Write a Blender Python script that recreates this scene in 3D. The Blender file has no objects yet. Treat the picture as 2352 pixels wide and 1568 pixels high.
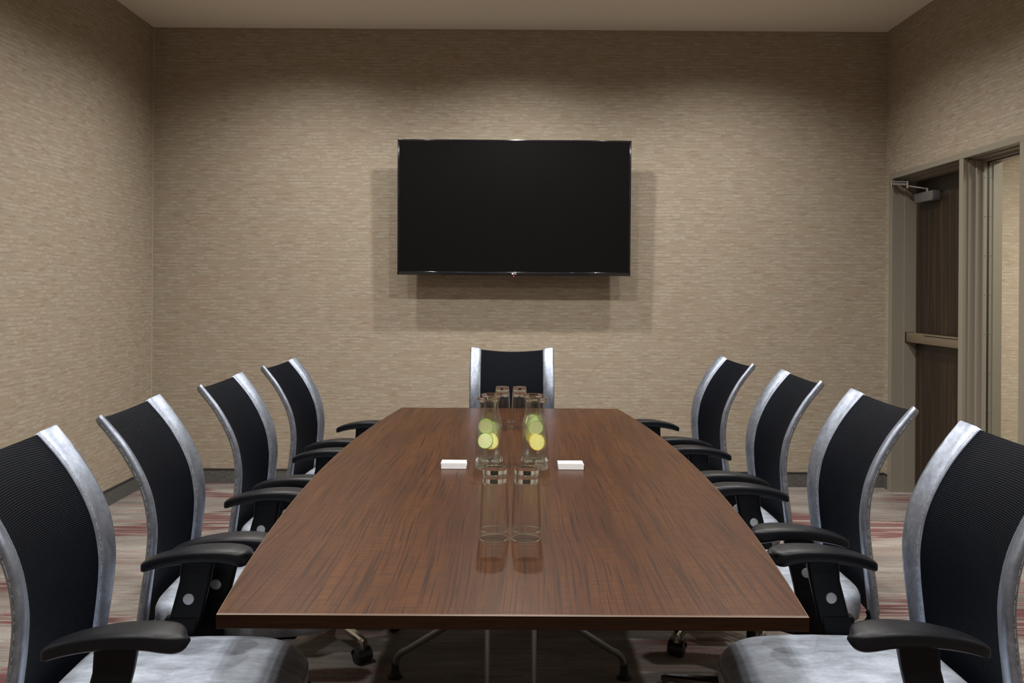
import bpy, bmesh, math, random
from mathutils import Vector, Matrix
random.seed(7)
PI = math.pi
S = bpy.context.scene
C = S.collection

# ------------------------------------------------------------------ camera, world, lights, exposure
F = 2070.0                                  # focal length in px of a 2352 px wide frame
H = 1.39                                    # camera height
cd = bpy.data.cameras.new('camera'); cam = bpy.data.objects.new('camera', cd); C.objects.link(cam)
cd.sensor_width = 36.0; cd.lens = F*36/2352
cd.shift_x = 0.0004; cd.shift_y = -0.0506
cd.clip_start = 0.05; cd.clip_end = 60
cam.matrix_world = Matrix.Translation((0, 0, H)) @ Matrix.Rotation(PI/2, 4, 'X') @ Matrix.Rotation(0.0065, 4, 'Z')
S.camera = cam
S.cycles.transparent_max_bounces = 40; S.cycles.max_bounces = 20; S.cycles.transmission_bounces = 20; S.cycles.glossy_bounces = 8
S.view_settings.view_transform = 'Standard'; S.view_settings.look = 'None'
S.view_settings.exposure = 0.0; S.view_settings.gamma = 1.0; S.view_settings.use_curve_mapping = False
w = bpy.data.worlds.new('world'); S.world = w; w.use_nodes = True
w.node_tree.nodes['Background'].inputs[0].default_value = (0.9, 0.93, 1, 1)
w.node_tree.nodes['Background'].inputs[1].default_value = 0.0

XL, XR, YB, YF, HC = -2.56, 2.66, 6.415, -1.7, 3.24   # room

def downlight(x, y, power, angle=152, col=(1.0, 0.965, 0.92), z=HC-0.03, size=0.045):
    l = bpy.data.lights.new('downlight', 'SPOT'); l.energy = power; l.color = col
    l.spot_size = math.radians(angle); l.spot_blend = 0.8; l.shadow_soft_size = size
    o = bpy.data.objects.new('downlight', l); C.objects.link(o); o.location = (x, y, z)
    return o
def arealight(name, loc, rot, sx, sy, power, col):
    l = bpy.data.lights.new(name, 'AREA'); l.shape = 'RECTANGLE'; l.size = sx; l.size_y = sy
    l.energy = power; l.color = col
    o = bpy.data.objects.new(name, l); C.objects.link(o); o.location = loc; o.rotation_euler = rot
    return o
for (y, p) in ((5.40, 102), (4.30, 89), (2.40, 118), (0.7, 103)):
    for x in (-1.35, 0.03, 1.40):
        downlight(x, y, p*(1.15 if x == 0.03 else 0.85))
arealight('soft_fill', (0, -0.9, 3.1), (math.radians(20), 0, 0), 3.2, 1.2, 8, (1.0, 0.97, 0.94))  # added fill lamp behind the camera, imitates bounced light, no fixture there
arealight('hall_light', (3.9, 4.9, 2.55), (0, 0, 0), 0.8, 0.8, 105, (1.0, 0.95, 0.86))

# ------------------------------------------------------------------ material helpers
def newmat(name):
    m = bpy.data.materials.new(name); m.use_nodes = True
    nt = m.node_tree; return m, nt, nt.nodes['Principled BSDF']
def N(nt, t, **kw):
    n = nt.nodes.new(t)
    for k, v in kw.items(): setattr(n, k, v)
    return n
def L(nt, a, b): nt.links.new(a, b)
def simple(name, col, rough=0.5, metal=0.0, spec=0.5, bump=None, coat=0.0):
    m, nt, b = newmat(name)
    b.inputs['Base Color'].default_value = (*col, 1); b.inputs['Roughness'].default_value = rough
    b.inputs['Metallic'].default_value = metal; b.inputs['Specular IOR Level'].default_value = spec
    b.inputs['Coat Weight'].default_value = coat
    if bump:
        sc, st = bump
        tc = N(nt, 'ShaderNodeTexCoord'); n = N(nt, 'ShaderNodeTexNoise'); n.inputs['Scale'].default_value = sc
        n.inputs['Detail'].default_value = 3
        L(nt, tc.outputs['Object'], n.inputs['Vector'])
        bp = N(nt, 'ShaderNodeBump'); bp.inputs['Strength'].default_value = st; bp.inputs['Distance'].default_value = 0.001
        L(nt, n.outputs['Fac'], bp.inputs['Height']); L(nt, bp.outputs['Normal'], b.inputs['Normal'])
    return m
def pos(nt, scale, rot=(0, 0, 0), space='world', loc=(0, 0, 0)):
    if space == 'world': src = N(nt, 'ShaderNodeNewGeometry').outputs['Position']
    else: src = N(nt, 'ShaderNodeTexCoord').outputs['Object']
    mp = N(nt, 'ShaderNodeMapping'); mp.inputs['Scale'].default_value = scale; mp.inputs['Rotation'].default_value = rot
    mp.inputs['Location'].default_value = loc
    L(nt, src, mp.inputs['Vector']); return mp.outputs['Vector']
def noise(nt, vec, scale=1, detail=2, rough=0.5, dist=0):
    n = N(nt, 'ShaderNodeTexNoise'); n.inputs['Scale'].default_value = scale; n.inputs['Detail'].default_value = detail
    n.inputs['Roughness'].default_value = rough; n.inputs['Distortion'].default_value = dist
    L(nt, vec, n.inputs['Vector']); return n.outputs['Fac']
def ramp(nt, fac, stops, interp='LINEAR'):
    r = N(nt, 'ShaderNodeValToRGB'); r.color_ramp.interpolation = interp
    el = r.color_ramp.elements
    while len(el) < len(stops): el.new(0.5)
    for e, (p, c) in zip(el, stops):
        e.position = p; e.color = (*c, 1) if len(c) == 3 else c
    L(nt, fac, r.inputs['Fac']); return r.outputs['Color']
def mix(nt, fac, a, b, mode='MIX'):
    m = N(nt, 'ShaderNodeMix', data_type='RGBA', blend_type=mode)
    if isinstance(fac, float): m.inputs[0].default_value = fac
    else: L(nt, fac, m.inputs[0])
    for i, v in ((6, a), (7, b)):
        if isinstance(v, tuple): m.inputs[i].default_value = (*v, 1)
        else: L(nt, v, m.inputs[i])
    return m.outputs[2]
def g(v): return (v, v, v)
def bumpto(nt, b, h, strength, dist):
    bp = N(nt, 'ShaderNodeBump'); bp.inputs['Strength'].default_value = strength; bp.inputs['Distance'].default_value = dist
    L(nt, h, bp.inputs['Height']); L(nt, bp.outputs['Normal'], b.inputs['Normal'])

def wallpaper(name, axis, mul=1.0):
    m, nt, b = newmat(name)
    sw = (lambda a, c: (a, 0, c)) if axis == 'x' else (lambda a, c: (0, a, c))
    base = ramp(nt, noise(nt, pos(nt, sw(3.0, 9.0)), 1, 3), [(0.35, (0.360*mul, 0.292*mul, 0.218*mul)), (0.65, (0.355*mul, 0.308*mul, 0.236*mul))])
    gp = N(nt, 'ShaderNodeNewGeometry'); sp = N(nt, 'ShaderNodeSeparateXYZ'); L(nt, gp.outputs['Position'], sp.inputs[0])
    cb = N(nt, 'ShaderNodeCombineXYZ'); L(nt, sp.outputs[0 if axis == 'x' else 1], cb.inputs[0]); L(nt, sp.outputs[2], cb.inputs[1])
    wn = N(nt, 'ShaderNodeTexNoise'); wn.inputs['Scale'].default_value = 1; wn.inputs['Detail'].default_value = 2
    L(nt, pos(nt, sw(14, 30)), wn.inputs['Vector'])
    wv = N(nt, 'ShaderNodeVectorMath', operation='MULTIPLY_ADD'); L(nt, wn.outputs['Color'], wv.inputs[0]); wv.inputs[1].default_value = (0.13, 0.026, 0); L(nt, cb.outputs[0], wv.inputs[2])
    br = N(nt, 'ShaderNodeTexBrick'); br.offset = 0.37; br.offset_frequency = 2; br.squash = 0.7; br.squash_frequency = 3
    L(nt, wv.outputs[0], br.inputs['Vector']); br.inputs['Scale'].default_value = 1.0
    br.inputs['Color1'].default_value = (0, 0, 0, 1); br.inputs['Color2'].default_value = (1, 1, 1, 1); br.inputs['Mortar'].default_value = (0, 0, 0, 1)
    br.inputs['Mortar Size'].default_value = 0.0058; br.inputs['Mortar Smooth'].default_value = 0.8
    br.inputs['Brick Width'].default_value = 0.072; br.inputs['Row Height'].default_value = 0.0235
    ma = N(nt, 'ShaderNodeMath', operation='SUBTRACT'); ma.inputs[0].default_value = 1.0; L(nt, br.outputs['Fac'], ma.inputs[1])
    mb = N(nt, 'ShaderNodeMath', operation='MULTIPLY'); L(nt, br.outputs['Color'], mb.inputs[0]); L(nt, ma.outputs[0], mb.inputs[1])
    st = mb.outputs[0]
    c = mix(nt, ramp(nt, st, [(0.10, g(0)), (0.75, g(0.70))]), base, (0.44*mul, 0.395*mul, 0.32*mul))
    ln = noise(nt, pos(nt, sw(9, 90), loc=(3, 5, 7)), 1, 2, 0.5, 0.4)
    c = mix(nt, ramp(nt, ln, [(0.34, g(0.45)), (0.46, g(0))]), c, (0.21*mul, 0.165*mul, 0.115*mul))
    fine = noise(nt, pos(nt, sw(330, 220)), 1, 2, 0.7)
    c = mix(nt, ramp(nt, fine, [(0.32, g(0.42)), (0.62, g(0))]), c, (0.17*mul, 0.13*mul, 0.09*mul))
    L(nt, c, b.inputs['Base Color']); b.inputs['Roughness'].default_value = 0.75; b.inputs['Specular IOR Level'].default_value = 0.25
    bumpto(nt, b, st, 0.2, 0.002)
    return m
M = {}
M['wall_x'] = wallpaper('wallpaper_end', 'x'); M['wall_y'] = wallpaper('wallpaper_side', 'y')
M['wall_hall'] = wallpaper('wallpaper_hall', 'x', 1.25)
M['ceiling'] = simple('ceiling_paint', (0.84, 0.80, 0.70), 0.9, bump=(60, 0.1))

def carpet():
    m, nt, b = newmat('carpet')
    big = noise(nt, pos(nt, (1.0, 3.2, 0)), 1, 3, 0.55, 0.5)
    c = ramp(nt, big, [(0.32, (0.165, 0.150, 0.135)), (0.48, (0.29, 0.272, 0.245)), (0.66, (0.43, 0.41, 0.37))])
    st = noise(nt, pos(nt, (3.2, 60, 0)), 1, 4, 0.65, 0.4)
    c = mix(nt, ramp(nt, st, [(0.36, g(0.50)), (0.56, g(0))]), c, (0.14, 0.125, 0.115))
    bl = noise(nt, pos(nt, (5, 14, 0), loc=(6, 2, 0)), 1, 4, 0.65, 0.8)
    c = mix(nt, ramp(nt, bl, [(0.36, g(0.5)), (0.50, g(0))]), c, (0.15, 0.13, 0.115))
    # broad patches of crossing red and dark bands
    patch = noise(nt, pos(nt, (0.95, 2.1, 0), loc=(4.7, 1.3, 0)), 1, 1, 0.5, 0.3)
    pm = ramp(nt, patch, [(0.54, g(0)), (0.60, g(1))])
    band = noise(nt, pos(nt, (1.4, 30, 0), loc=(0, 9, 0)), 1, 3, 0.6)
    bm_ = ramp(nt, band, [(0.44, g(0)), (0.50, g(1))])
    red = mix(nt, noise(nt, pos(nt, (0.5, 60, 0)), 1, 1), (0.17, 0.018, 0.025), (0.045, 0.016, 0.018))
    mm = N(nt, 'ShaderNodeMath', operation='MULTIPLY'); L(nt, pm, mm.inputs[0]); L(nt, bm_, mm.inputs[1])
    mk = N(nt, 'ShaderNodeMath', operation='MULTIPLY'); L(nt, mm.outputs[0], mk.inputs[0]); mk.inputs[1].default_value = 0.9
    c = mix(nt, mk.outputs[0], c, red)
    # thin dotted red lines
    th = noise(nt, pos(nt, (0.6, 95, 0), loc=(2, 3, 0)), 1, 1)
    t1 = ramp(nt, th, [(0.585, g(0)), (0.62, g(1))])
    dots = noise(nt, pos(nt, (260, 30, 0)), 1, 0); d1 = ramp(nt, dots, [(0.42, g(0)), (0.5, g(0.8))])
    m2 = N(nt, 'ShaderNodeMath', operation='MULTIPLY'); L(nt, t1, m2.inputs[0]); L(nt, d1, m2.inputs[1])
    c = mix(nt, m2.outputs[0], c, (0.30, 0.04, 0.04))
    pile = noise(nt, pos(nt, (300, 420, 0)), 1, 2, 0.7)
    c = mix(nt, ramp(nt, pile, [(0.3, g(0.55)), (0.62, g(0))]), c, (0.10, 0.08, 0.07))
    L(nt, c, b.inputs['Base Color']); b.inputs['Roughness'].default_value = 0.95; b.inputs['Specular IOR Level'].default_value = 0.1
    b.inputs['Sheen Weight'].default_value = 0.1
    bumpto(nt, b, pile, 0.6, 0.004)
    return m
M['carpet'] = carpet()

def tablewood(name, horiz=False, dark=1.0):
    m, nt, b = newmat(name)
    wn = N(nt, 'ShaderNodeTexNoise'); wn.inputs['Scale'].default_value = 1; wn.inputs['Detail'].default_value = 1
    L(nt, pos(nt, (3.0, 1.3, 3)), wn.inputs['Vector'])
    gp = N(nt, 'ShaderNodeNewGeometry')
    wv = N(nt, 'ShaderNodeVectorMath', operation='MULTIPLY_ADD'); L(nt, wn.outputs['Color'], wv.inputs[0]); wv.inputs[1].default_value = (0.045, 0, 0) if not horiz else (0, 0, 0.01); L(nt, gp.outputs['Position'], wv.inputs[2])
    def mp(sc):
        q = N(nt, 'ShaderNodeMapping'); q.inputs['Scale'].default_value = sc; L(nt, wv.outputs[0], q.inputs['Vector']); return q.outputs['Vector']
    gr = noise(nt, mp((20, 0.9, 20) if not horiz else (1.6, 1.6, 120)), 1, 4, 0.6, 0.3)
    c = ramp(nt, gr, [(0.32, (0.038*dark, 0.0125*dark, 0.0040*dark)), (0.50, (0.056*dark, 0.0195*dark, 0.0060*dark)), (0.70, (0.083*dark, 0.0305*dark, 0.0090*dark))])
    warp = noise(nt, pos(nt, (2.2, 1.1, 1)), 1, 2)
    c = mix(nt, ramp(nt, warp, [(0.40, g(0)), (0.68, g(0.55))]), c, (0.085*dark, 0.033*dark, 0.012*dark))
    fg = noise(nt, mp((190, 2.2, 150) if not horiz else (10, 10, 700)), 1, 3, 0.6, 0.2)
    c = mix(nt, ramp(nt, fg, [(0.40, g(0.88)), (0.50, g(0))]), c, (0.024*dark, 0.010*dark, 0.0055*dark))
    if not horiz:
        pores = noise(nt, mp((130, 2.6, 1)), 1, 2, 0.5, 0.2)
        c = mix(nt, ramp(nt, pores, [(0.27, g(0.9)), (0.34, g(0))]), c, (0.009, 0.006, 0.004))
        hatch = noise(nt, pos(nt, (12, 210, 1)), 1, 2)
        c = mix(nt, ramp(nt, hatch, [(0.40, g(0.65)), (0.52, g(0))]), c, (0.034, 0.014, 0.008))
    L(nt, c, b.inputs['Base Color']); b.inputs['Roughness'].default_value = 0.34; b.inputs['Specular IOR Level'].default_value = 0.16
    bumpto(nt, b, fg, 0.12, 0.0006)
    return m
M['wood'] = tablewood('brown_wood_laminate'); M['wood_edge'] = tablewood('brown_edge_band', True, 0.33)
M['edge_line'] = simple('edge_highlight_line', (0.19, 0.125, 0.085), 0.35)  # pale colour paints the highlight along the table's upper edge

def doorwood():
    m, nt, b = newmat('dark_door_veneer')
    gr = noise(nt, pos(nt, (30, 34, 1.1)), 1, 4, 0.6, 0.6)
    c = ramp(nt, gr, [(0.36, (0.013, 0.009, 0.0055)), (0.55, (0.026, 0.017, 0.0105)), (0.74, (0.075, 0.038, 0.021))])
    L(nt, c, b.inputs['Base Color']); b.inputs['Roughness'].default_value = 0.35
    return m
M['door_wood'] = doorwood()
M['taupe'] = simple('taupe_metal_paint', (0.235, 0.212, 0.168), 0.42, bump=(300, 0.05))
M['bar'] = simple('brown_metal', (0.23, 0.185, 0.125), 0.38, 0.4)
M['black'] = simple('black_gasket', (0.008, 0.008, 0.008), 0.5)
M['steel'] = simple('satin_steel', (0.52, 0.53, 0.55), 0.28, 1.0)
M['screw'] = simple('screw_head', (0.75, 0.75, 0.73), 0.25, 1.0)
M['closer_body'] = simple('closer_grey', (0.26, 0.26, 0.27), 0.3, 0.7)
M['white_trim'] = simple('white_trim', (0.72, 0.70, 0.64), 0.5)

def basemat():
    m, nt, b = newmat('carpet_baseboard')
    n = noise(nt, pos(nt, (220, 220, 60)), 1, 3, 0.7)
    c = ramp(nt, n, [(0.3, (0.045, 0.045, 0.043)), (0.7, (0.15, 0.145, 0.135))])
    L(nt, c, b.inputs['Base Color']); b.inputs['Roughness'].default_value = 0.95
    b.inputs['Specular IOR Level'].default_value = 0.1
    return m
M['base'] = basemat(); M['base_cap'] = simple('baseboard_cap', (0.02, 0.02, 0.022), 0.6)

def silver():
    m, nt, b = newmat('silver_upholstery')
    a = noise(nt, pos(nt, (9, 16, 8), space='obj'), 1, 5, 0.65, 0.3)
    c = ramp(nt, a, [(0.32, (0.19, 0.21, 0.26)), (0.55, (0.31, 0.35, 0.43)), (0.72, (0.43, 0.485, 0.59))])
    f = noise(nt, pos(nt, (60, 60, 60), space='obj'), 1, 4, 0.7)
    c = mix(nt, ramp(nt, f, [(0.3, g(0.45)), (0.6, g(0))]), c, (0.14, 0.15, 0.17))
    L(nt, c, b.inputs['Base Color']); b.inputs['Metallic'].default_value = 0.82
    b.inputs['Roughness'].default_value = 0.40
    bumpto(nt, b, noise(nt, pos(nt, (500, 500, 500), space='obj'), 1, 2), 0.25, 0.0008)
    return m
def seatfab():
    m, nt, b = newmat('silver_seat_velvet')
    a = noise(nt, pos(nt, (11, 22, 8), space='obj'), 1, 5, 0.65, 0.3)
    c = ramp(nt, a, [(0.34, (0.23, 0.26, 0.315)), (0.50, (0.34, 0.385, 0.465)), (0.66, (0.47, 0.53, 0.63))])
    f = noise(nt, pos(nt, (120, 420, 300), space='obj'), 1, 3, 0.7)
    c = mix(nt, ramp(nt, f, [(0.3, g(0.45)), (0.62, g(0))]), c, (0.17, 0.18, 0.20))
    L(nt, c, b.inputs['Base Color']); b.inputs['Metallic'].default_value = 0.35
    b.inputs['Roughness'].default_value = 0.5; b.inputs['Sheen Weight'].default_value = 0.3; b.inputs['Sheen Roughness'].default_value = 0.4
    bumpto(nt, b, f, 0.3, 0.0008)
    return m
def meshfab():
    m, nt, b = newmat('black_ribbed_mesh')
    wv = N(nt, 'ShaderNodeTexWave', wave_type='BANDS', bands_direction='Z'); wv.inputs['Scale'].default_value = 68
    tc = N(nt, 'ShaderNodeTexCoord'); L(nt, tc.outputs['Object'], wv.inputs['Vector'])
    wy = N(nt, 'ShaderNodeTexWave', wave_type='BANDS', bands_direction='Y'); wy.inputs['Scale'].default_value = 95
    L(nt, tc.outputs['Object'], wy.inputs['Vector'])
    mu = N(nt, 'ShaderNodeMath', operation='MULTIPLY'); L(nt, wv.outputs['Fac'], mu.inputs[0]); L(nt, wy.outputs['Fac'], mu.inputs[1])
    ad = N(nt, 'ShaderNodeMath', operation='ADD'); L(nt, wv.outputs['Fac'], ad.inputs[0]); L(nt, mu.outputs[0], ad.inputs[1])
    c = ramp(nt, ad.outputs[0], [(0.3, (0.0002, 0.0003, 0.0007)), (1.0, (0.0035, 0.0052, 0.010))])
    L(nt, c, b.inputs['Base Color']); b.inputs['Roughness'].default_value = 0.55; b.inputs['Specular IOR Level'].default_value = 0.05
    bumpto(nt, b, ad.outputs[0], 0.5, 0.0012)
    return m
M['silver'] = silver(); M['seat'] = seatfab(); M['mesh'] = meshfab()
m, nt, b = newmat('stitched_thread'); M['thread'] = m
tn = noise(nt, pos(nt, (150, 150, 150), space='obj'), 1, 0)
L(nt, ramp(nt, tn, [(0.44, (0.05, 0.055, 0.06)), (0.52, (0.46, 0.50, 0.55))]), b.inputs['Base Color'])
M['darkthread'] = simple('dark_thread', (0.03, 0.03, 0.035), 0.8)
M['armpad'] = simple('charcoal_armpad', (0.0055, 0.0062, 0.0082), 0.33, spec=0.20, bump=(700, 0.35))
M['plastic'] = simple('black_plastic', (0.002, 0.0024, 0.0036), 0.42, spec=0.18)
M['button'] = simple('silver_button', (0.36, 0.375, 0.40), 0.40, 0.6)
M['chrome'] = simple('chrome', (0.62, 0.61, 0.58), 0.12, 1.0)
M['caster'] = simple('black_caster', (0.014, 0.014, 0.015), 0.4)
M['legmetal'] = simple('grey_tube', (0.36, 0.37, 0.385), 0.35, 0.8)
M['rubber'] = simple('black_rubber', (0.012, 0.012, 0.012), 0.6)
M['paper'] = simple('white_paper', (0.86, 0.87, 0.88), 0.7)
M['paper2'] = simple('white_card_layer', (0.80, 0.81, 0.83), 0.7)
M['tv_frame'] = simple('gloss_black', (0.006, 0.007, 0.009), 0.12, coat=0.6)
M['tv_screen'] = simple('dark_screen', (0.004, 0.004, 0.0042), 0.25, spec=0.22)
M['tv_back'] = simple('tv_back', (0.01, 0.01, 0.01), 0.6)
M['logo'] = simple('silver_print', (0.85, 0.86, 0.88), 0.3)
m, nt, b = newmat('red_standby'); b.inputs['Base Color'].default_value = (0.6, 0.0, 0.02, 1)
b.inputs['Emission Color'].default_value = (1, 0.02, 0.08, 1); b.inputs['Emission Strength'].default_value = 1.5; M['red'] = m
def glassm(name, ior, tint=(1, 1, 1)):
    m, nt, b = newmat(name); b.inputs['Base Color'].default_value = (*tint, 1)
    b.inputs['Transmission Weight'].default_value = 1.0; b.inputs['Roughness'].default_value = 0.0; b.inputs['IOR'].default_value = ior
    return m
def thin_glass(name, tint=(0.97, 0.985, 0.975), f0=0.022, power=4.0):
    """clear thin-walled glass: Schlick reflection over straight transmission, same from both sides"""
    m, nt, b = newmat(name); out = nt.nodes['Material Output']
    tr = N(nt, 'ShaderNodeBsdfTransparent'); tr.inputs[0].default_value = (*tint, 1)
    gl = N(nt, 'ShaderNodeBsdfGlossy'); gl.inputs['Roughness'].default_value = 0.015
    ge = N(nt, 'ShaderNodeNewGeometry'); dt = N(nt, 'ShaderNodeVectorMath', operation='DOT_PRODUCT'); L(nt, ge.outputs['Normal'], dt.inputs[0]); L(nt, ge.outputs['Incoming'], dt.inputs[1])
    ab = N(nt, 'ShaderNodeMath', operation='ABSOLUTE'); L(nt, dt.outputs['Value'], ab.inputs[0])
    su = N(nt, 'ShaderNodeMath', operation='SUBTRACT'); su.inputs[0].default_value = 1; L(nt, ab.outputs[0], su.inputs[1])
    pw = N(nt, 'ShaderNodeMath', operation='POWER'); L(nt, su.outputs[0], pw.inputs[0]); pw.inputs[1].default_value = power
    ma = N(nt, 'ShaderNodeMath', operation='MULTIPLY_ADD', use_clamp=True); L(nt, pw.outputs[0], ma.inputs[0]); ma.inputs[1].default_value = 1-f0; ma.inputs[2].default_value = f0
    ms = N(nt, 'ShaderNodeMixShader'); L(nt, ma.outputs[0], ms.inputs[0]); L(nt, tr.outputs[0], ms.inputs[1]); L(nt, gl.outputs[0], ms.inputs[2])
    L(nt, ms.outputs[0], out.inputs['Surface']); return m
M['glass'] = glassm('clear_glass', 1.47, (0.985, 0.995, 0.985))
M['tumbler'] = thin_glass('clear_tumbler_glass', (0.995, 0.997, 0.995), 0.022, 4.0)
M['carafe'] = thin_glass('clear_carafe_glass', (0.985, 0.995, 0.987), 0.03, 3.2)
m, nt, b = newmat('water'); M['water'] = m           # faint refraction over clear water
b.inputs['Transmission Weight'].default_value = 1; b.inputs['IOR'].default_value = 1.33; b.inputs['Roughness'].default_value = 0
tr = N(nt, 'ShaderNodeBsdfTransparent'); tr.inputs[0].default_value = (0.985, 0.99, 0.985, 1); ms = N(nt, 'ShaderNodeMixShader'); ms.inputs[0].default_value = 0.16
L(nt, tr.outputs[0], ms.inputs[1]); L(nt, b.outputs[0], ms.inputs[2]); L(nt, ms.outputs[0], nt.nodes['Material Output'].inputs['Surface'])
M['pane'] = thin_glass('window_glass', (0.96, 0.97, 0.96), 0.05, 5.0)
def citrus(name, flesh, line):
    m, nt, b = newmat(name)
    tc = N(nt, 'ShaderNodeTexCoord'); sp = N(nt, 'ShaderNodeSeparateXYZ'); L(nt, tc.outputs['Object'], sp.inputs[0])
    at = N(nt, 'ShaderNodeMath', operation='ARCTAN2'); L(nt, sp.outputs[0], at.inputs[0]); L(nt, sp.outputs[2], at.inputs[1])
    mu = N(nt, 'ShaderNodeMath', operation='MULTIPLY'); L(nt, at.outputs[0], mu.inputs[0]); mu.inputs[1].default_value = 4.5
    sn = N(nt, 'ShaderNodeMath', operation='SINE'); L(nt, mu.outputs[0], sn.inputs[0])
    ab = N(nt, 'ShaderNodeMath', operation='ABSOLUTE'); L(nt, sn.outputs[0], ab.inputs[0])
    c = ramp(nt, ab.outputs[0], [(0.0, line), (0.22, flesh)])
    n2 = noise(nt, pos(nt, (300, 300, 300), space='obj'), 1, 2)
    c = mix(nt, ramp(nt, n2, [(0.4, g(0.35)), (0.6, g(0))]), c, line)
    L(nt, c, b.inputs['Base Color']); b.inputs['Roughness'].default_value = 0.3
    return m
M['lime_flesh'] = citrus('lime_flesh', (0.74, 0.80, 0.34), (0.92, 0.94, 0.68)); M['lemon_flesh'] = citrus('lemon_flesh', (0.92, 0.84, 0.22), (0.97, 0.94, 0.58))
M['lime_rind'] = simple('lime_rind', (0.20, 0.46, 0.02), 0.35); M['lemon_rind'] = simple('lemon_rind', (0.88, 0.55, 0.02), 0.4)

# ------------------------------------------------------------------ object helpers
def obj(name, bm, mat, parent=None, smooth=False, loc=None, sharp=35):
    bmesh.ops.recalc_face_normals(bm, faces=bm.faces[:])
    me = bpy.data.meshes.new(name); bm.to_mesh(me); bm.free()
    for mt in (mat if isinstance(mat, (list, tuple)) else [mat]): me.materials.append(mt)
    if smooth:
        me.polygons.foreach_set('use_smooth', [True]*len(me.polygons))
        me.set_sharp_from_angle(angle=math.radians(sharp))
    o = bpy.data.objects.new(name, me); C.objects.link(o)
    if loc: o.location = loc
    if parent: o.parent = parent
    return o
def tag(o, label=None, cat=None, group=None, kind=None):
    if label: o['label'] = label
    if cat: o['category'] = cat
    if group: o['group'] = group
    if kind: o['kind'] = kind
    return o
def thing(name, label, cat, loc=(0, 0, 0), rz=0, group=None):
    o = bpy.data.objects.new(name, None); C.objects.link(o); o.empty_display_size = 0.1
    o.location = loc; o.rotation_euler = (0, 0, rz); return tag(o, label, cat, group)
def box(bm, x0, x1, y0, y1, z0, z1, bev=0, mi=0, seg=2):
    r = bmesh.ops.create_cube(bm, size=1)
    vs = r['verts']
    for v in vs: v.co = Vector(((x0+x1)/2 + v.co.x*(x1-x0), (y0+y1)/2 + v.co.y*(y1-y0), (z0+z1)/2 + v.co.z*(z1-z0)))
    fs = set(f for v in vs for f in v.link_faces)
    for f in fs: f.material_index = mi
    if bev:
        es = list(set(e for v in vs for e in v.link_edges))
        bmesh.ops.bevel(bm, geom=es, offset=bev, segments=seg, affect='EDGES', profile=0.5)
def bx(*a, **k):
    bm = bmesh.new(); box(bm, *a, **k); return bm
def loft(bm, rings, caps=True, closed=True, mi=0):
    vr = [[bm.verts.new(p) for p in r] for r in rings]
    n = len(vr[0])
    for a, b_ in zip(vr[:-1], vr[1:]):
        for i in range(n if closed else n-1):
            j = (i+1) % n
            f = bm.faces.new((a[i], a[j], b_[j], b_[i])); f.material_index = mi
    if caps and closed:
        f = bm.faces.new(vr[0]); f.material_index = mi; f = bm.faces.new(vr[-1]); f.material_index = mi
    return vr
def lathe(bm, prof, n=40, mi=0, c=(0, 0)):
    """prof: list of (r, z); r == 0 closes"""
    prev = None
    for (r, z) in prof:
        if r < 1e-6: cur = [bm.verts.new((c[0], c[1], z))]
        else: cur = [bm.verts.new((c[0]+r*math.cos(2*PI*i/n), c[1]+r*math.sin(2*PI*i/n), z)) for i in range(n)]
        if prev:
            if len(prev) == 1 and len(cur) > 1:
                for i in range(n): bm.faces.new((prev[0], cur[i], cur[(i+1) % n])).material_index = mi
            elif len(cur) == 1 and len(prev) > 1:
                for i in range(n): bm.faces.new((prev[i], prev[(i+1) % n], cur[0])).material_index = mi
            elif len(cur) > 1:
                for i in range(n): bm.faces.new((prev[i], prev[(i+1) % n], cur[(i+1) % n], cur[i])).material_index = mi
        prev = cur
def catmull(pts, n):
    """resample a list of tuples smoothly to n points"""
    P = [Vector(p) if len(p) > 1 else p for p in pts]; out = []
    m_ = len(P)-1
    for k in range(n):
        t = k/(n-1)*m_; i = min(int(t), m_-1); u = t-i
        p0 = P[max(i-1, 0)]; p1 = P[i]; p2 = P[i+1]; p3 = P[min(i+2, m_)]
        out.append(0.5*((2*p1)+(p2-p0)*u+(2*p0-5*p1+4*p2-p3)*u*u+(3*p1-p0-3*p2+p3)*u**3))
    return out
def tube(bm, pts, r, n=12, caps=True, rfun=None):
    pts = [Vector(p) for p in pts]; rings = []
    up = None
    for i, p in enumerate(pts):
        d = (pts[min(i+1, len(pts)-1)]-pts[max(i-1, 0)]).normalized()
        if up is None: up = Vector((0, 0, 1)) if abs(d.z) < 0.9 else Vector((1, 0, 0))
        a = d.cross(up).normalized(); b_ = a.cross(d).normalized(); up = b_
        rr = rfun(i/(len(pts)-1)) if rfun else r
        rings.append([p + a*rr*math.cos(2*PI*k/n) + b_*rr*math.sin(2*PI*k/n) for k in range(n)])
    loft(bm, rings, caps)
def cyl(bm, p0, p1, r, n=20, r2=None, mi=0):
    p0, p1 = Vector(p0), Vector(p1); d = (p1-p0).normalized()
    up = Vector((0, 0, 1)) if abs(d.z) < 0.9 else Vector((1, 0, 0))
    a = d.cross(up).normalized(); b_ = a.cross(d)
    r2 = r if r2 is None else r2
    loft(bm, [[p + a*q*math.cos(2*PI*k/n) + b_*q*math.sin(2*PI*k/n) for k in range(n)] for p, q in ((p0, r), (p1, r2))], mi=mi)
def disc_button(bm, c, ax, r, t, n=28):
    """domed disc, axis ax"""
    c = Vector(c); ax = Vector(ax).normalized(); up = Vector((0, 0, 1)); a = ax.cross(up).normalized(); b_ = a.cross(ax)
    rings = []
    for (q, h) in ((1, 0), (1, t*0.6), (0.93, t*0.9), (0.8, t), (0.3, t*1.05)):
        rings.append([c + ax*h + a*r*q*math.cos(2*PI*k/n) + b_*r*q*math.sin(2*PI*k/n) for k in range(n)])
    loft(bm, rings)

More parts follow.
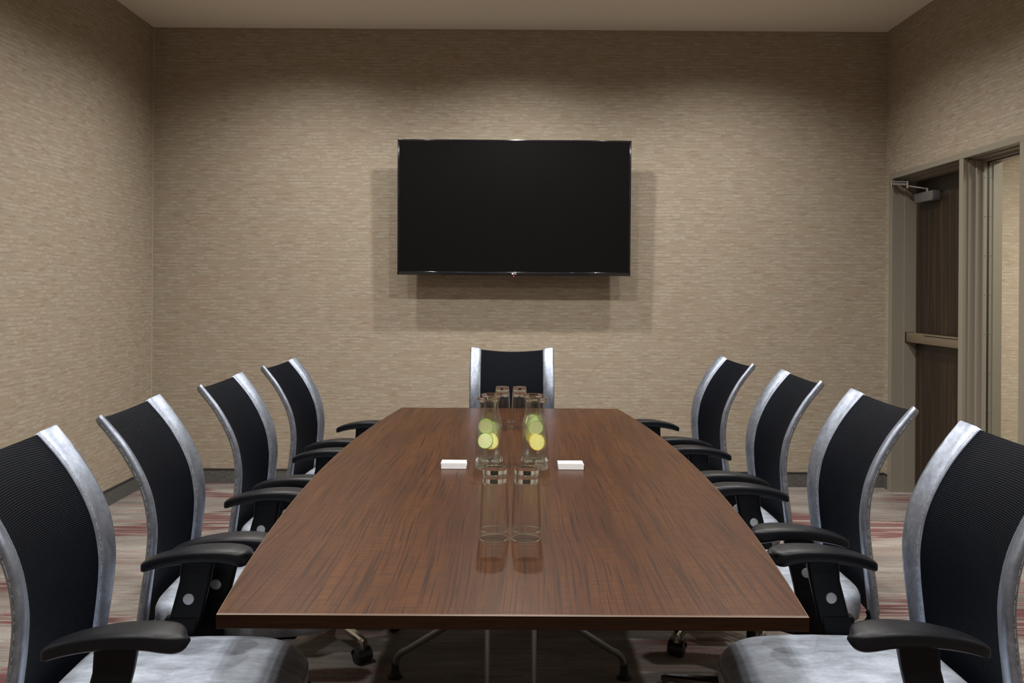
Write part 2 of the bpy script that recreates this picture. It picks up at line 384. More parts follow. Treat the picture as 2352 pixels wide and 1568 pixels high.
# ------------------------------------------------------------------ room shell
def struct(name, bm, mat, parent=None, label=None):
    o = obj(name, bm, mat, parent)
    if not parent: o['kind'] = 'structure'
    if label: o['label'] = label
    return o
WT = 0.20                                   # thickness of the right wall
XO = XR + WT
XH = 5.2                                    # far side of the hall
struct('floor', bx(XL-0.15, XH+0.15, YF-0.15, 7.6, -0.10, 0), M['carpet'], label='beige and grey patterned carpet with red streaks')
struct('ceiling', bx(XL-0.15, XO, YF-0.15, YB+0.15, HC, HC+0.1), M['ceiling'], label='plain taupe painted ceiling')
struct('wall_back', bx(XL-0.15, XR, YB, YB+0.15, 0, HC), M['wall_x'], label='back wall papered in beige brushed wallpaper')
struct('wall_left', bx(XL-0.15, XL, YF, YB, 0, HC), M['wall_y'], label='left wall papered in beige brushed wallpaper')
struct('wall_front', bx(XL-0.15, XR, YF-0.15, YF, 0, HC), M['wall_x'])
Y0, Y1, YM0, YM1 = 4.656, 6.30, 5.21, 5.345          # opening: near jamb face .. far jamb; mullion between
ZT = 2.215                                         # top of the frame
bm = bmesh.new()
box(bm, XR, XO, YF-0.15, Y0, 0, HC); box(bm, XR, XO, Y0, Y1+0.03, ZT-0.002, HC); box(bm, XR, XO, Y1+0.03, YB+0.15, 0, HC)
struct('wall_right', bm, M['wall_y'], label='right wall papered in beige brushed wallpaper')
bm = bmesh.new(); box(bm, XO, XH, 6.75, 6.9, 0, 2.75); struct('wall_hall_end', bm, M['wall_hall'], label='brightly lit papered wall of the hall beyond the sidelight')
struct('wall_hall_side', bx(XH, XH+0.15, 2.2, 6.9, 0, 2.75), M['wall_y'])
struct('wall_hall_near', bx(XO, XH, 2.05, 2.2, 0, 2.75), M['wall_x'])
struct('ceiling_hall', bx(XO, XH+0.15, 2.05, 6.9, 2.75, 2.85), M['ceiling'])

def baseboard(name, a, b_, nrm):
    """carpet strip with a dark cap"""
    bm = bmesh.new()
    (x0, y0), (x1, y1) = a, b_; t = 0.010; h = 0.098
    X0, X1 = sorted((x0, x1)); Yy0, Yy1 = sorted((y0, y1))
    if nrm[0]: X0, X1 = sorted((x0, x0+nrm[0]*t))
    else: Yy0, Yy1 = sorted((y0, y0+nrm[1]*t))
    box(bm, X0, X1, Yy0, Yy1, 0, h, mi=0)
    e = 0.004
    if nrm[0]: X0, X1 = sorted((x0, x0+nrm[0]*(t+e)))
    else: Yy0, Yy1 = sorted((y0, y0+nrm[1]*(t+e)))
    box(bm, X0, X1, Yy0, Yy1, h, h+0.007, mi=1)
    return struct(name, bm, [M['base'], M['base_cap']], label='dark grey carpet baseboard with black top edge')
baseboard('baseboard_back', (XL+0.011, YB), (XR-0.011, YB), (0, -1))
baseboard('baseboard_left', (XL, YF+0.012), (XL, YB), (1, 0))
baseboard('baseboard_right', (XR, Y1+0.032), (XR, YB), (-1, 0))
baseboard('baseboard_right_near', (XR, YF+0.012), (XR, Y0-0.01), (-1, 0))
baseboard('baseboard_front', (XL+0.011, YF), (XR-0.011, YF), (0, 1))
# thin pale corner beads where the papered walls meet
struct('trim_1', bx(XL, XL+0.005, YB-0.005, YB, 0.106, HC), simple('corner_bead', (0.42, 0.37, 0.28), 0.6), label='thin pale seam in the left back corner')
struct('trim_2', bx(XR-0.005, XR, YB-0.005, YB, 0.106, HC), M['wall_x'], label='thin seam in the right back corner')

# ------------------------------------------------------------------ door with sidelight
FW = 0.050                                  # face width of jambs
pr = 0.012                                  # frame stands proud of the wall
fx = XR - pr
bm = bmesh.new()
def jamb(bm, y_face0, y_face1, side, z1):
    """a hollow metal jamb: face strip plus stepped reveal; side=-1: reveal looks to -y (far jamb), +1: near jamb, 0: mullion"""
    box(bm, fx, XR+0.07, y_face0, y_face1, 0, z1, bev=0.002)
    if side <= 0:
        # centre of the reveal forms the door stop: it projects towards the opening
        box(bm, XR+0.07, XO, y_face0-0.016, y_face1, 0, z1)
    if side >= 0:
        box(bm, XR+0.07, XO, y_face0, y_face1+0.016, 0, z1)
jamb(bm, Y1-0.02, Y1+0.035, -1, ZT-0.037)
jamb(bm, Y0-0.005, Y0+FW, 1, ZT-0.037)
box(bm, fx, XR+0.045, Y0-0.005, Y1+0.035, ZT-0.037, ZT, bev=0.002)
box(bm, XR+0.045, XR+0.09, Y0+FW, Y1-0.02, ZT-0.046, ZT-0.003)
box(bm, XR+0.09, XO, Y0+FW, Y1-0.02, ZT-0.060, ZT-0.003)
root = obj('trim_3', bm, M['taupe'])
tag(root, 'taupe metal frame around the door and its glass sidelight', kind='structure')
bm = bmesh.new()
box(bm, fx+0.001, XR+0.02, 5.295, 5.345, 0, ZT-0.037, bev=0.002)      # face strip
box(bm, XR+0.02, XO, 5.288, 5.352, 0, ZT-0.045)
box(bm, XR+0.058, XR+0.112, 5.272, 5.29, 0, ZT-0.050, bev=0.0015)     # glazing stop, room side
box(bm, XR+0.092, XR+0.114, 5.258, 5.275, 0, ZT-0.055, bev=0.0015)
mull = obj('trim_4', bm, M['taupe']); tag(mull, 'taupe metal mullion between the door and the glass sidelight', kind='structure')
# sidelight window
GX = XR+0.118
bm = bmesh.new(); box(bm, GX-0.003, GX+0.003, Y0+FW, 5.28, 0.05, ZT-0.06)
win = obj('window_1', bm, M['pane']); tag(win, 'narrow clear glass sidelight beside the dark door', kind='structure')
bm = bmesh.new()
for (a, b_, c_, d_) in ((5.2575, 5.263, 0.05, ZT-0.056), (Y0+FW, Y0+FW+0.006, 0.05, ZT-0.056)): box(bm, GX-0.006, GX+0.006, a, b_, c_, d_)
box(bm, GX-0.006, GX+0.006, Y0+FW, 5.263, ZT-0.066, ZT-0.058); box(bm, GX-0.006, GX+0.006, Y0+FW, 5.263, 0.05, 0.058)
obj('gasket', bm, M['black'], win)
bm = bmesh.new()
box(bm, fx, XO, Y0+FW, 5.288, 0, 0.05, bev=0.002)
box(bm, GX+0.006, XO, 5.262, 5.29, 0.05, ZT-0.055); box(bm, GX+0.03, XO+0.0, 5.258, 5.263, 0.05, ZT-0.055)
box(bm, GX+0.006, XO, Y0+FW, Y0+FW+0.02, 0.05, ZT-0.055); box(bm, XR+0.092, XR+0.112, Y0+FW, Y0+FW+0.02, 0.05, ZT-0.055)
obj('window_frame', bm, M['taupe'], win)
for k in range(9):
    z = 0.24 + k*0.228
    for xx in (XR+0.103, GX+0.014):
        bm = bmesh.new(); cyl(bm, (xx, 5.2585, z), (xx, 5.2545, z), 0.0035, 12, 0.002); obj('screw', bm, M['screw'], win, True)
# dark door
DX = XR + 0.15
bm = bx(DX, DX+0.045, 5.352, Y1-0.036, 0.008, ZT-0.062, bev=0.002)
door = obj('door_1', bm, M['door_wood']); tag(door, 'dark brown wood grain door with a push bar and closer', kind='structure')
bm = bmesh.new()
box(bm, DX-0.072, DX-0.020, 5.42, 6.255, 1.045, 1.112, bev=0.006); box(bm, DX-0.020, DX, 6.17, 6.235, 1.05, 1.107); box(bm, DX-0.02, DX, 5.42, 5.56, 1.05, 1.107)
pb = obj('push_bar', bm, M['bar'], door, True); tag(pb, 'brown metal push bar')
bm = bmesh.new(); box(bm, DX-0.0735, DX-0.071, 5.46, 5.98, 1.099, 1.104); box(bm, DX-0.075, DX-0.018, 6.255, 6.262, 1.043, 1.114, bev=0.001)
obj('push_bar_end_cap', bm, M['black'], pb)
bm = bmesh.new(); box(bm, DX-0.062, DX, 5.90, 6.17, 1.995, 2.062, bev=0.008)
cl = obj('door_closer', bm, M['closer_body'], door, True); tag(cl, 'grey metal door closer')
bm = bmesh.new()
cyl(bm, (DX-0.03, 6.03, 2.062), (DX-0.03, 6.03, 2.088), 0.012)
tube(bm, [(DX-0.03, 6.03, 2.084), (DX-0.11, 6.15, 2.115)], 0.006)
cyl(bm, (DX-0.11, 6.15, 2.098), (DX-0.11, 6.15, 2.148), 0.011)
tube(bm, [(DX-0.11, 6.15, 2.126), (DX-0.178, 6.25, 2.140)], 0.008); tube(bm, [(DX-0.11, 6.15, 2.144), (DX-0.178, 6.25, 2.156)], 0.005)
cyl(bm, (DX-0.178, 6.25, 2.118), (DX-0.178, 6.25, 2.165), 0.009)
obj('closer_arm', bm, M['steel'], cl, True)

# ------------------------------------------------------------------ television
TVX, TW, TZ0, TZ1 = 0.014, 0.805, 1.488, 2.421
tilt = math.atan2(0.022, TZ1-TZ0)
tvr = thing('television', 'large black flat screen television mounted on the back wall', 'television', (TVX, YB-0.195, TZ0))
tvr.rotation_euler = (tilt, 0, 0)
th = (TZ1-TZ0)/math.cos(tilt)
bm = bmesh.new()
bz = 0.017
box(bm, -TW, TW, 0.002, 0.030, 0, 0.024, bev=0.003); box(bm, -TW, TW, 0.002, 0.030, th-0.015, th, bev=0.003)
box(bm, -TW, -TW+0.013, 0.002, 0.030, 0.0, th, bev=0.003); box(bm, TW-0.013, TW, 0.002, 0.030, 0.0, th, bev=0.003)
obj('bezel', bm, M['tv_frame'], tvr, True)
obj('screen', bx(-TW+0.011, TW-0.011, 0.0045, 0.026, 0.022, th-0.013), M['tv_screen'], tvr)
obj('back_casing', bx(-TW+0.04, TW-0.04, 0.030, 0.055, 0.05, th-0.05, bev=0.01), M['tv_back'], tvr, True)
for q in (-0.22, 0.18): obj('wall_bracket', bx(q, q+0.04, 0.055, 0.155, 0.25, 0.72), M['tv_back'], tvr)
bm = bmesh.new(); box(bm, -0.014, 0.014, 0.004, 0.022, -0.010, 0.0, bev=0.003); rl = obj('sensor_housing', bm, M['tv_frame'], tvr, True)
bm = bmesh.new(); disc_button(bm, (0, 0.0042, -0.0048), (0, -1, 0), 0.0042, 0.001, 16); o = obj('standby_light', bm, M['red'], rl, True); tag(o, 'glowing red standby light')
bm = bmesh.new()
cyl(bm, (-0.0085, 0.002, 0.0125), (-0.0085, 0.0005, 0.0125), 0.0058, 24)
lg = obj('logo_emblem', bm, M['logo'], tvr); 
tcu = bpy.data.curves.new('logo_text', 'FONT'); tcu.body = 'LG'; tcu.size = 0.0155; tcu.extrude = 0.0006; tcu.align_x = 'LEFT'
to = bpy.data.objects.new('tmp', tcu); C.objects.link(to)
bpy.context.view_layer.update()
me = bpy.data.meshes.new_from_object(to.evaluated_get(bpy.context.evaluated_depsgraph_get()))
bpy.data.objects.remove(to); bpy.data.curves.remove(tcu)
me.materials.clear(); me.materials.append(M['logo'])
to = bpy.data.objects.new('logo_letters', me); C.objects.link(to); to.parent = tvr; to.location = (-0.001, 0.0015, 0.0072); to.rotation_euler = (PI/2, 0, 0)

# ------------------------------------------------------------------ conference table
TT, TB = 0.740, 0.710
TY0, TY1 = 1.801, 4.947
TYC = (TY0+TY1)/2; THL = (TY1-TY0)/2
table = thing('conference_table', 'long boat-shaped brown wood conference table on grey metal legs', 'table', (0.001, TYC, 0), 0.004)
def thw(y): return 0.593+0.092*(1-(y/THL)**2)
def outline(inset, z, n=33):
    ys = [(-THL+inset) + (2*THL-2*inset)*i/(n-1) for i in range(n)]
    return [Vector((thw(y)-inset, y, z)) for y in ys] + [Vector((-(thw(y)-inset), y, z)) for y in reversed(ys)]
bm = bmesh.new()
loft(bm, [outline(0.0012, TB+0.0002), outline(0.0012, TT-0.0005)], caps=True)
top = obj('tabletop', bm, M['wood'], table)
bm = bmesh.new()
vr = loft(bm, [outline(0.0012, TB), outline(0, TB+0.001), outline(0, TT-0.0022), outline(0.0022, TT)], caps=False)
inner = loft(bm, [outline(0.0022, TT), outline(0.0030, TT)], caps=False)
bmesh.ops.remove_doubles(bm, verts=bm.verts[:], dist=1e-5)
for f in bm.faces:
    if f.calc_center_median().z > TT-0.0015: f.material_index = 1
eb = obj('edge_band', bm, [M['wood_edge'], M['edge_line']], table); tag(eb, 'darker brown edge band with a painted pale highlight along its top')
def pedestal(y0):
    for s in (-1, 1):
        bm = bmesh.new()
        pts = catmull([(s*0.045, y0+0.02, 0.53), (s*0.11, y0+0.08, 0.42), (s*0.24, y0+0.30, 0.235), (s*0.36, y0+0.50, 0.115), (s*0.405, y0+0.575, 0.06), (s*0.409, y0+0.582, 0.02)], 40)
        # straight run then a tight bend down to the foot
        pts = [Vector((s*0.04, y0, 0.50)), Vector((s*0.06, y0+0.03, 0.475))] + [Vector((s*0.06, y0+0.03, 0.475)).lerp(Vector((s*0.355, y0+0.51, 0.135)), t/8) for t in range(1, 9)]
        p0, p1, p2 = Vector((s*0.355, y0+0.51, 0.135)), Vector((s*0.41, y0+0.60, 0.085)), Vector((s*0.41, y0+0.60, 0.035))
        pts += [(1-t)**2*p0+2*t*(1-t)*p1+t*t*p2 for t in [i/10 for i in range(1, 11)]]
        tube(bm, pts, 0.0115, 14); l = obj('leg', bm, M['legmetal'], table, True)
        bm = bmesh.new(); lathe(bm, [(0, 0.0), (0.027, 0.0), (0.028, 0.006), (0.018, 0.014), (0.0145, 0.03), (0.0135, 0.055), (0, 0.055)], 24, c=(s*0.41, y0+0.60))
        obj('rubber_foot', bm, M['rubber'], l, True)
        bm = bmesh.new(); tube(bm, [(s*0.068, y0, 0.018), (s*0.068, y0, TB)], 0.0078, 16); l = obj('leg', bm, M['legmetal'], table, True)
        bm = bmesh.new(); lathe(bm, [(0, 0.0), (0.02, 0.0), (0.02, 0.008), (0.012, 0.03), (0, 0.03)], 20, c=(s*0.068, y0)); obj('rubber_foot', bm, M['rubber'], l, True)
    bm = bmesh.new(); box(bm, -0.09, 0.09, y0-0.035, y0+0.035, 0.485, 0.525, bev=0.006); box(bm, -0.30, 0.30, y0-0.03, y0+0.03, TB-0.03, TB, bev=0.004)
    obj('leg_bracket', bm, M['legmetal'], table, True)
pedestal(2.63-TYC); pedestal(4.0-TYC)
# levelling pads / fixings under the top near the corners
for s in (-1, 1):
    bm = bmesh.new(); cyl(bm, (s*0.50, -THL+0.06, TB-0.012), (s*0.50, -THL+0.06, TB), 0.014); obj('underside_fixing', bm, M['plastic'], table, True)

# ------------------------------------------------------------------ chairs (local: faces +x, origin on the floor under the seat)
PR = [(-0.289, 0.40), (-0.273, 0.52), (-0.257, 0.64), (-0.254, 0.73), (-0.274, 0.83), (-0.330, 0.94), (-0.402, 1.035)]
PROF = catmull(PR, 45)
def pf(t):
    i = min(int(t*44), 43); u = t*44-i; return PROF[i].lerp(PROF[i+1], u)
HW = 0.255
def pt(t, y, off=0.0):
    """point of the back: t height 0..1, y across, off = depth behind the front face"""
    p = pf(t); d = pf(min(t+0.02, 1))-pf(max(t-0.02, 0)); n = Vector((-d.y, d.x)).normalized()   # points backwards (-x)
    if n.x > 0: n = -n
    u = y/HW
    conc = 0.050*(1-u*u)*(0.45+0.55*min(1, t*1.5))
    sag = 0.026*(1-u*u)*t**6
    return Vector((p.x + n.x*off - conc, y, p.y + n.y*off - sag - (n.y*0)))
YI = 0.189                                   # inner edge of the silver side panel
def side_panel(s):
    bm = bmesh.new(); rings = []
    nt_ = 46
    for i in range(nt_+1):
        t = i/nt_
        e = 1.0
        if t > 0.985: e = 0.9
        if t < 0.03: e = 0.8
        T = 0.027*e
        ring = []
        for (y, o) in ((YI, 0.004), (YI+0.004, 0.0), (0.215, -0.001), (0.240, -0.001), (0.249, 0.002), (0.253, 0.008), (0.255, 0.5*T), (0.253, T-0.005), (0.248, T-0.001), (0.215, T), (YI, T*0.75), (YI-0.004, 0.012)):
            ring.append(pt(t, s*y, o if o < 0.02 else o))
        rings.append(ring)
    top = rings[-1]; c = sum(top, Vector())/len(top)
    rings.append([c.lerp(p, 0.93)+Vector((-0.001, 0, 0.003)) for p in top]); rings.append([c.lerp(p, 0.5)+Vector((-0.001, 0, 0.0035)) for p in top])
    bot = rings[0]; c = sum(bot, Vector())/len(bot)
    rings.insert(0, [c.lerp(p, 0.8)+Vector((0, 0, -0.006)) for p in bot])
    loft(bm, rings); return bm
def stitches(fn, n, r, frac=0.6):
    """dashes along fn(t), t 0..1"""
    bm = bmesh.new()
    tube(bm, [fn(i/n) for i in range(n+1)], r, 5)
    return bm
def mesh_panel():
    bm = bmesh.new(); nu, nv = 22, 40
    f = [[bm.verts.new(pt(j/nv, -YI-0.001+2*(YI+0.001)*i/nu, 0.006)) for i in range(nu+1)] for j in range(nv+1)]
    b_ = [[bm.verts.new(pt(j/nv, -YI-0.001+2*(YI+0.001)*i/nu, 0.018)) for i in range(nu+1)] for j in range(nv+1)]
    for j in range(nv):
        for i in range(nu):
            bm.faces.new((f[j][i], f[j][i+1], f[j+1][i+1], f[j+1][i])); bm.faces.new((b_[j][i], b_[j+1][i], b_[j+1][i+1], b_[j][i+1]))
    for i in range(nu):
        bm.faces.new((f[nv][i], f[nv][i+1], b_[nv][i+1], b_[nv][i])); bm.faces.new((f[0][i], b_[0][i], b_[0][i+1], f[0][i+1]))
    return bm
SX0, SX1, SHW = -0.288, 0.262, 0.250
def seat_out(k, inset, n=72):
    ang = 2*PI*k/n; c, s = math.cos(ang), math.sin(ang)
    ex = 2/3.2 if c > 0 else 2/6.5
    hx = (SX1-SX0)/2-inset; hy = SHW-inset
    x = hx*abs(c)**ex*(1 if c > 0 else -1); y = hy*abs(s)**(2/4.0 if c > 0 else 2/5.5)*(1 if s > 0 else -1)
    return (SX0+SX1)/2+x, y
def seat_top(x, y):
    f = max(0, (x-0.12)/0.142)
    return 0.497 - 0.030*f*f - 0.012*(y/SHW)**4 + 0.006*math.exp(-((x+0.02)**2)/0.03)
def seat_bm():
    bm = bmesh.new(); rings = []; n = 72
    for inset, zz in ((0.05, 0.398), (0.012, 0.402), (0.003, 0.412), (0.0, 0.435), (0.0, 0.455)):
        rings.append([Vector((*seat_out(k, inset), zz)) for k in range(n)])
    for inset, d in ((0.001, 0.020), (0.005, 0.010), (0.012, 0.004), (0.024, 0.001), (0.055, 0), (0.09, 0), (0.13, 0), (0.17, 0), (0.21, 0)):
        r = []
        for k in range(n):
            x, y = seat_out(k, inset); r.append(Vector((x, y, max(seat_top(x, y)-d, 0.457))))
        rings.append(r)
    loft(bm, rings); return bm
def armpad(s):
    bm = bmesh.new(); rings = []
    #   x, centre z top, thickness, half width, y shift
    st = [(-0.203, 0.663, 0.014, 0.010, 0.0), (-0.200, 0.669, 0.023, 0.018, 0), (-0.190, 0.676, 0.029, 0.025, 0), (-0.16, 0.688, 0.032, 0.031, 0), (-0.115, 0.699, 0.034, 0.037, 0), (-0.06, 0.707, 0.036, 0.043, 0),
          (0.0, 0.709, 0.039, 0.046, 0), (0.035, 0.707, 0.043, 0.046, 0), (0.055, 0.704, 0.044, 0.043, -0.002), (0.068, 0.699, 0.038, 0.036, -0.004), (0.075, 0.693, 0.027, 0.026, -0.006), (0.078, 0.687, 0.012, 0.012, -0.008)]
    n = 28
    for (x, zt, tk, hw, dy) in catmull(st, 34):
        ring = []
        for k in range(n):
            a = 2*PI*k/n; c, q = math.cos(a), math.sin(a)
            yy = hw*abs(c)**0.50*(1 if c > 0 else -1)
            if q > 0: zz = zt-tk*0.45 + tk*0.45*abs(q)**0.42
            else: zz = zt-tk*0.45 - tk*0.55*abs(q)**0.75
            ring.append(Vector((x + 0.010*(c*s)*max(0, (x-0.02)/0.06), s*(0.283+dy)+yy, zz)))
        rings.append(ring)
    loft(bm, rings); return bm
def rrect(cx, cy, hx, hy, r, z, n=5):
    out = []
    for (sx, sy, a0) in ((1, 1, 0), (-1, 1, PI/2), (-1, -1, PI), (1, -1, 1.5*PI)):
        for k in range(n):
            a = a0+PI/2*k/(n-1); out.append(Vector((cx+sx*(hx-r)+r*math.cos(a), cy+sy*(hy-r)+r*math.sin(a), z)))
    return out
def arm_post(s):
    bm = bmesh.new(); rings = []
    for (x, z, hx, y, hy) in ((-0.056, 0.683, 0.048, 0.283, 0.017), (-0.058, 0.67, 0.043, 0.283, 0.015), (-0.064, 0.62, 0.040, 0.283, 0.014), (-0.084, 0.54, 0.041, 0.283, 0.014), (-0.094, 0.50, 0.042, 0.283, 0.014)):
        rings.append(rrect(x, s*y, hx, hy, 0.010, z))
    loft(bm, rings); return bm
def arm_sleeve(s):
    bm = bmesh.new(); rings = []
    for (x, z, hx, y, hy) in ((-0.096, 0.525, 0.043, 0.283, 0.017), (-0.098, 0.52, 0.044, 0.283, 0.018), (-0.106, 0.44, 0.044, 0.281, 0.018), (-0.108, 0.405, 0.045, 0.272, 0.020), (-0.10, 0.382, 0.046, 0.245, 0.024), (-0.08, 0.372, 0.044, 0.19, 0.03), (-0.06, 0.372, 0.04, 0.12, 0.03)):
        r = rrect(x, s*y, hx, hy, 0.010, z)
        if z < 0.40:
            r = [Vector((p.x, s*y+(p.y-s*y)*0.5, p.z + (p.y-s*y)*s*0.45)) for p in r]
        rings.append(r)
    loft(bm, rings); return bm
def base_leg():
    """one spoke along +x, its origin on the column axis"""
    bm = bmesh.new(); rings = []
    for (x, z, hy, hz) in ((0.025, 0.108, 0.024, 0.020), (0.08, 0.107, 0.021, 0.016), (0.18, 0.098, 0.016, 0.012), (0.26, 0.089, 0.0135, 0.010), (0.288, 0.085, 0.013, 0.010), (0.300, 0.084, 0.010, 0.008)):
        rings.append([Vector((x, y, zz)) for (y, zz) in ((-hy, z-hz), (-hy, z+hz*0.3), (-hy*0.6, z+hz), (hy*0.6, z+hz), (hy, z+hz*0.3), (hy, z-hz))])
    loft(bm, rings)
    cyl(bm, (0.286, 0, 0.055), (0.286, 0, 0.092), 0.0125, 20)
    return bm
def caster():
    bm = bmesh.new()
    for s in (-1, 1):
        cyl(bm, (0.278, s*0.005, 0.0275), (0.278, s*0.026, 0.0275), 0.0273, 28)
        cyl(bm, (0.278, s*0.026, 0.0275), (0.278, s*0.028, 0.0275), 0.019, 24, 0.016)
    rings = []                                # hood over both wheels
    for y in (-0.031, -0.029, 0.029, 0.031):
        r = 0.031 if abs(y) < 0.03 else 0.028
        rr = [Vector((0.278+r*math.cos(a), y, 0.029+r*math.sin(a))) for a in [math.radians(-15+k*15) for k in range(14)]]
        rr += [Vector((0.278+(r-0.0035)*math.cos(a), y, 0.029+(r-0.0035)*math.sin(a))) for a in [math.radians(180-k*15) for k in range(14)]]
        rings.append(rr)
    loft(bm, rings)
    return bm
def make_chair(name, label):
    t = thing(name, label, 'chair', group='mesh back armchairs around the conference table')
    obj('backrest_mesh', mesh_panel(), M['mesh'], t, True)
    for s in (-1, 1):
        p = obj('side_panel', side_panel(s), M['silver'], t, True, sharp=50)
        o = obj('stitching', stitches(lambda q: pt(0.02+0.95*q, s*(YI+0.0035), 0.0005), 95, 0.0004), M['thread'], p)
        o = obj('stitching', stitches(lambda q: pt(0.02+0.95*q, s*0.2545, 0.0195), 80, 0.0004), M['thread'], p)
    se = obj('seat', seat_bm(), M['seat'], t, True, sharp=60)
    def seam(q):
        x, y = seat_out(q*72, 0.001); return Vector((x, y, max(seat_top(x, y)-0.026, 0.458)))
    obj('stitching', stitches(seam, 180, 0.0006), M['thread'], se)
    for s in (-1, 1):
        a = obj('armrest', armpad(s), M['armpad'], t, True, sharp=70)
        p = obj('arm_post', arm_post(s), M['plastic'], t, True); 
        for q in (-1, 1):
            bm = bmesh.new(); disc_button(bm, (-0.078, s*0.283+q*0.0135, 0.575), (0, q, 0), 0.0145, 0.005)
            bo = obj('button', bm, M['button'], p, True); tag(bo, 'silver round button')
        obj('arm_sleeve', arm_sleeve(s), M['plastic'], t, True)
    bm = bmesh.new(); box(bm, -0.13, 0.12, -0.11, 0.11, 0.352, 0.400, bev=0.012); box(bm, -0.10, 0.10, -0.06, 0.06, 0.325, 0.36, bev=0.01)
    me_ = obj('tilt_mechanism', bm, M['plastic'], t, True)
    bm = bmesh.new(); tube(bm, [(0.04, -0.10, 0.365), (0.05, -0.20, 0.362), (0.06, -0.255, 0.366)], 0.005, 10, rfun=lambda q: 0.004+0.005*max(0, q-0.55)); obj('lever', bm, M['plastic'], me_, True)
    for s in (-1, 1):
        bm = bmesh.new(); pts = catmull([(-0.10, s*0.07, 0.37), (-0.20, s*0.14, 0.372), (-0.265, s*0.205, 0.385), (-0.293, s*0.222, 0.415), (-0.291, s*0.222, 0.44)], 16)
        tube(bm, pts, 0.011, 10); obj('back_support', bm, M['plastic'], t, True)
    bm = bmesh.new(); lathe(bm, [(0, 0.07), (0.03, 0.07), (0.034, 0.085), (0.034, 0.125), (0.026, 0.135), (0.026, 0.25), (0.016, 0.252), (0.016, 0.335), (0, 0.335)], 24)
    obj('gas_column', bm, M['plastic'], t, True)
    lb = base_leg(); cb = caster()
    l0 = obj('base_leg', lb, M['chrome'], t, True, sharp=30); tag(l0, 'polished chrome base spoke'); c0 = obj('caster', cb, M['caster'], l0, True)
    for k in range(1, 5):
        l = l0.copy(); C.objects.link(l); l.parent = t; c = c0.copy(); C.objects.link(c); c.parent = l
    return t
def set_base(t, ang):
    k = 0
    for ch in t.children:
        if ch.name.startswith('base_leg'): ch.rotation_euler = (0, 0, math.radians(ang+72*k)-t.rotation_euler.z); k += 1
def copy_tree(o, parent=None):
    c = o.copy(); C.objects.link(c); c.parent = parent
    for ch in list(o.children): copy_tree(ch, c)
    return c
CH = [  # x, y, facing deg, yaw rad, base angle, back lift, label
 (-0.746, 2.095, 0, 0.06, 20, 0, 'black mesh and silver armchair nearest the camera on the left side'),
 (-0.747, 2.78, 0, 0.06, 10, 0, 'second black mesh and silver armchair from the camera on the left of the table'),
 (-0.730, 3.56, 0, -0.01, -49, 0, 'third black mesh and silver armchair from the camera on the left of the table'),
 (-0.715, 4.37, 0, -0.06, 30, 0, 'black mesh and silver armchair farthest from the camera on the left of the table'),
 (0.778, 2.13, 180, 0, 40, 0.018, 'black mesh and silver armchair nearest the camera on the right side'),
 (0.782, 2.91, 180, 0, 152, 0.018, 'second black mesh and silver armchair from the camera on the right of the table'),
 (0.770, 3.68, 180, 0.01, -118, 0.018, 'third black mesh and silver armchair from the camera on the right of the table'),
 (0.715, 4.48, 180, 0.09, 50, 0.015, 'black mesh and silver armchair farthest from the camera on the right of the table'),
 (0.005, 5.13, -90, 0, 18, 0, 'black mesh and silver armchair at the far end of the table under the television'),
]
proto = make_chair('office_chair', CH[0][6])
bpy.context.view_layer.update()
chairs = [proto] + [copy_tree(proto) for _ in CH[1:]]
for t, (x, y, a, yw, ba, lift, lab) in zip(chairs, CH):
    t.location = (x, y, 0); t.rotation_euler = (0, 0, math.radians(a)+yw); t['label'] = lab
    for ch in t.children:
        if ch.name.split('.')[0] in ('side_panel', 'backrest_mesh'): ch.location.z = lift
    set_base(t, ba)

# ------------------------------------------------------------------ things on the table
ZT0 = TT
def tumbler_bm():
    """upside-down tumbler: rim on z=0, thick base on top; height 0.168"""
    bm = bmesh.new()
    o = [(0.0405, 0.0), (0.0410, 0.002), (0.0405, 0.012), (0.0395, 0.05), (0.0378, 0.10), (0.0358, 0.135), (0.0338, 0.146), (0.0330, 0.150), (0.0328, 0.163), (0.0310, 0.168), (0, 0.168)]
    i = [(0, 0.149), (0.0300, 0.149), (0.0325, 0.144), (0.0335, 0.135), (0.0355, 0.10), (0.0376, 0.05), (0.0386, 0.003), (0.0390, 0.0008), (0.0397, 0.0)]
    lathe(bm, i + o, 80)
    for v in bm.verts:                                   # shallow flutes pressed into the lower wall, fading towards the rim
        a = math.atan2(v.co.y, v.co.x); q = max(0, min(1, (v.co.z-0.03)/0.09))*(1 if v.co.z < 0.1445 else 0)
        k = 1-0.030*q*(1-abs(math.cos(5*a)))
        v.co.x *= k; v.co.y *= k
    for f in bm.faces:
        if f.calc_center_median().z > 0.1425 or f.calc_center_median().z < 0.0035: f.material_index = 1
    bmesh.ops.remove_doubles(bm, verts=bm.verts[:], dist=1e-6)
    return bm
tum = None
spots = [(-0.0415, 2.352, 'left', 'near'), (0.0415, 2.352, 'right', 'near'), (-0.0415, 4.27, 'left', 'far'), (0.0400, 4.27, 'right', 'far')]
for (x, y, sd, nf) in spots:
    for lv in (0, 1):
        if tum is None: tum = obj('drinking_glass', tumbler_bm(), [M['tumbler'], M['glass']], None, True, sharp=60); o = tum
        else: o = tum.copy(); C.objects.link(o)
        o.location = (x + (0.001 if lv else 0), y, ZT0+0.0003 + lv*0.0225)
        if not lv: o.scale = (0.955, 0.955, 1)
        where = 'closest to the camera' if nf == 'near' else 'behind the carafes by the far chair'
        tag(o, ('upper' if lv else 'lower') + ' upside-down clear glass of the %s stack %s' % (sd, where), 'glass', 'upside-down drinking glasses stacked on the table')
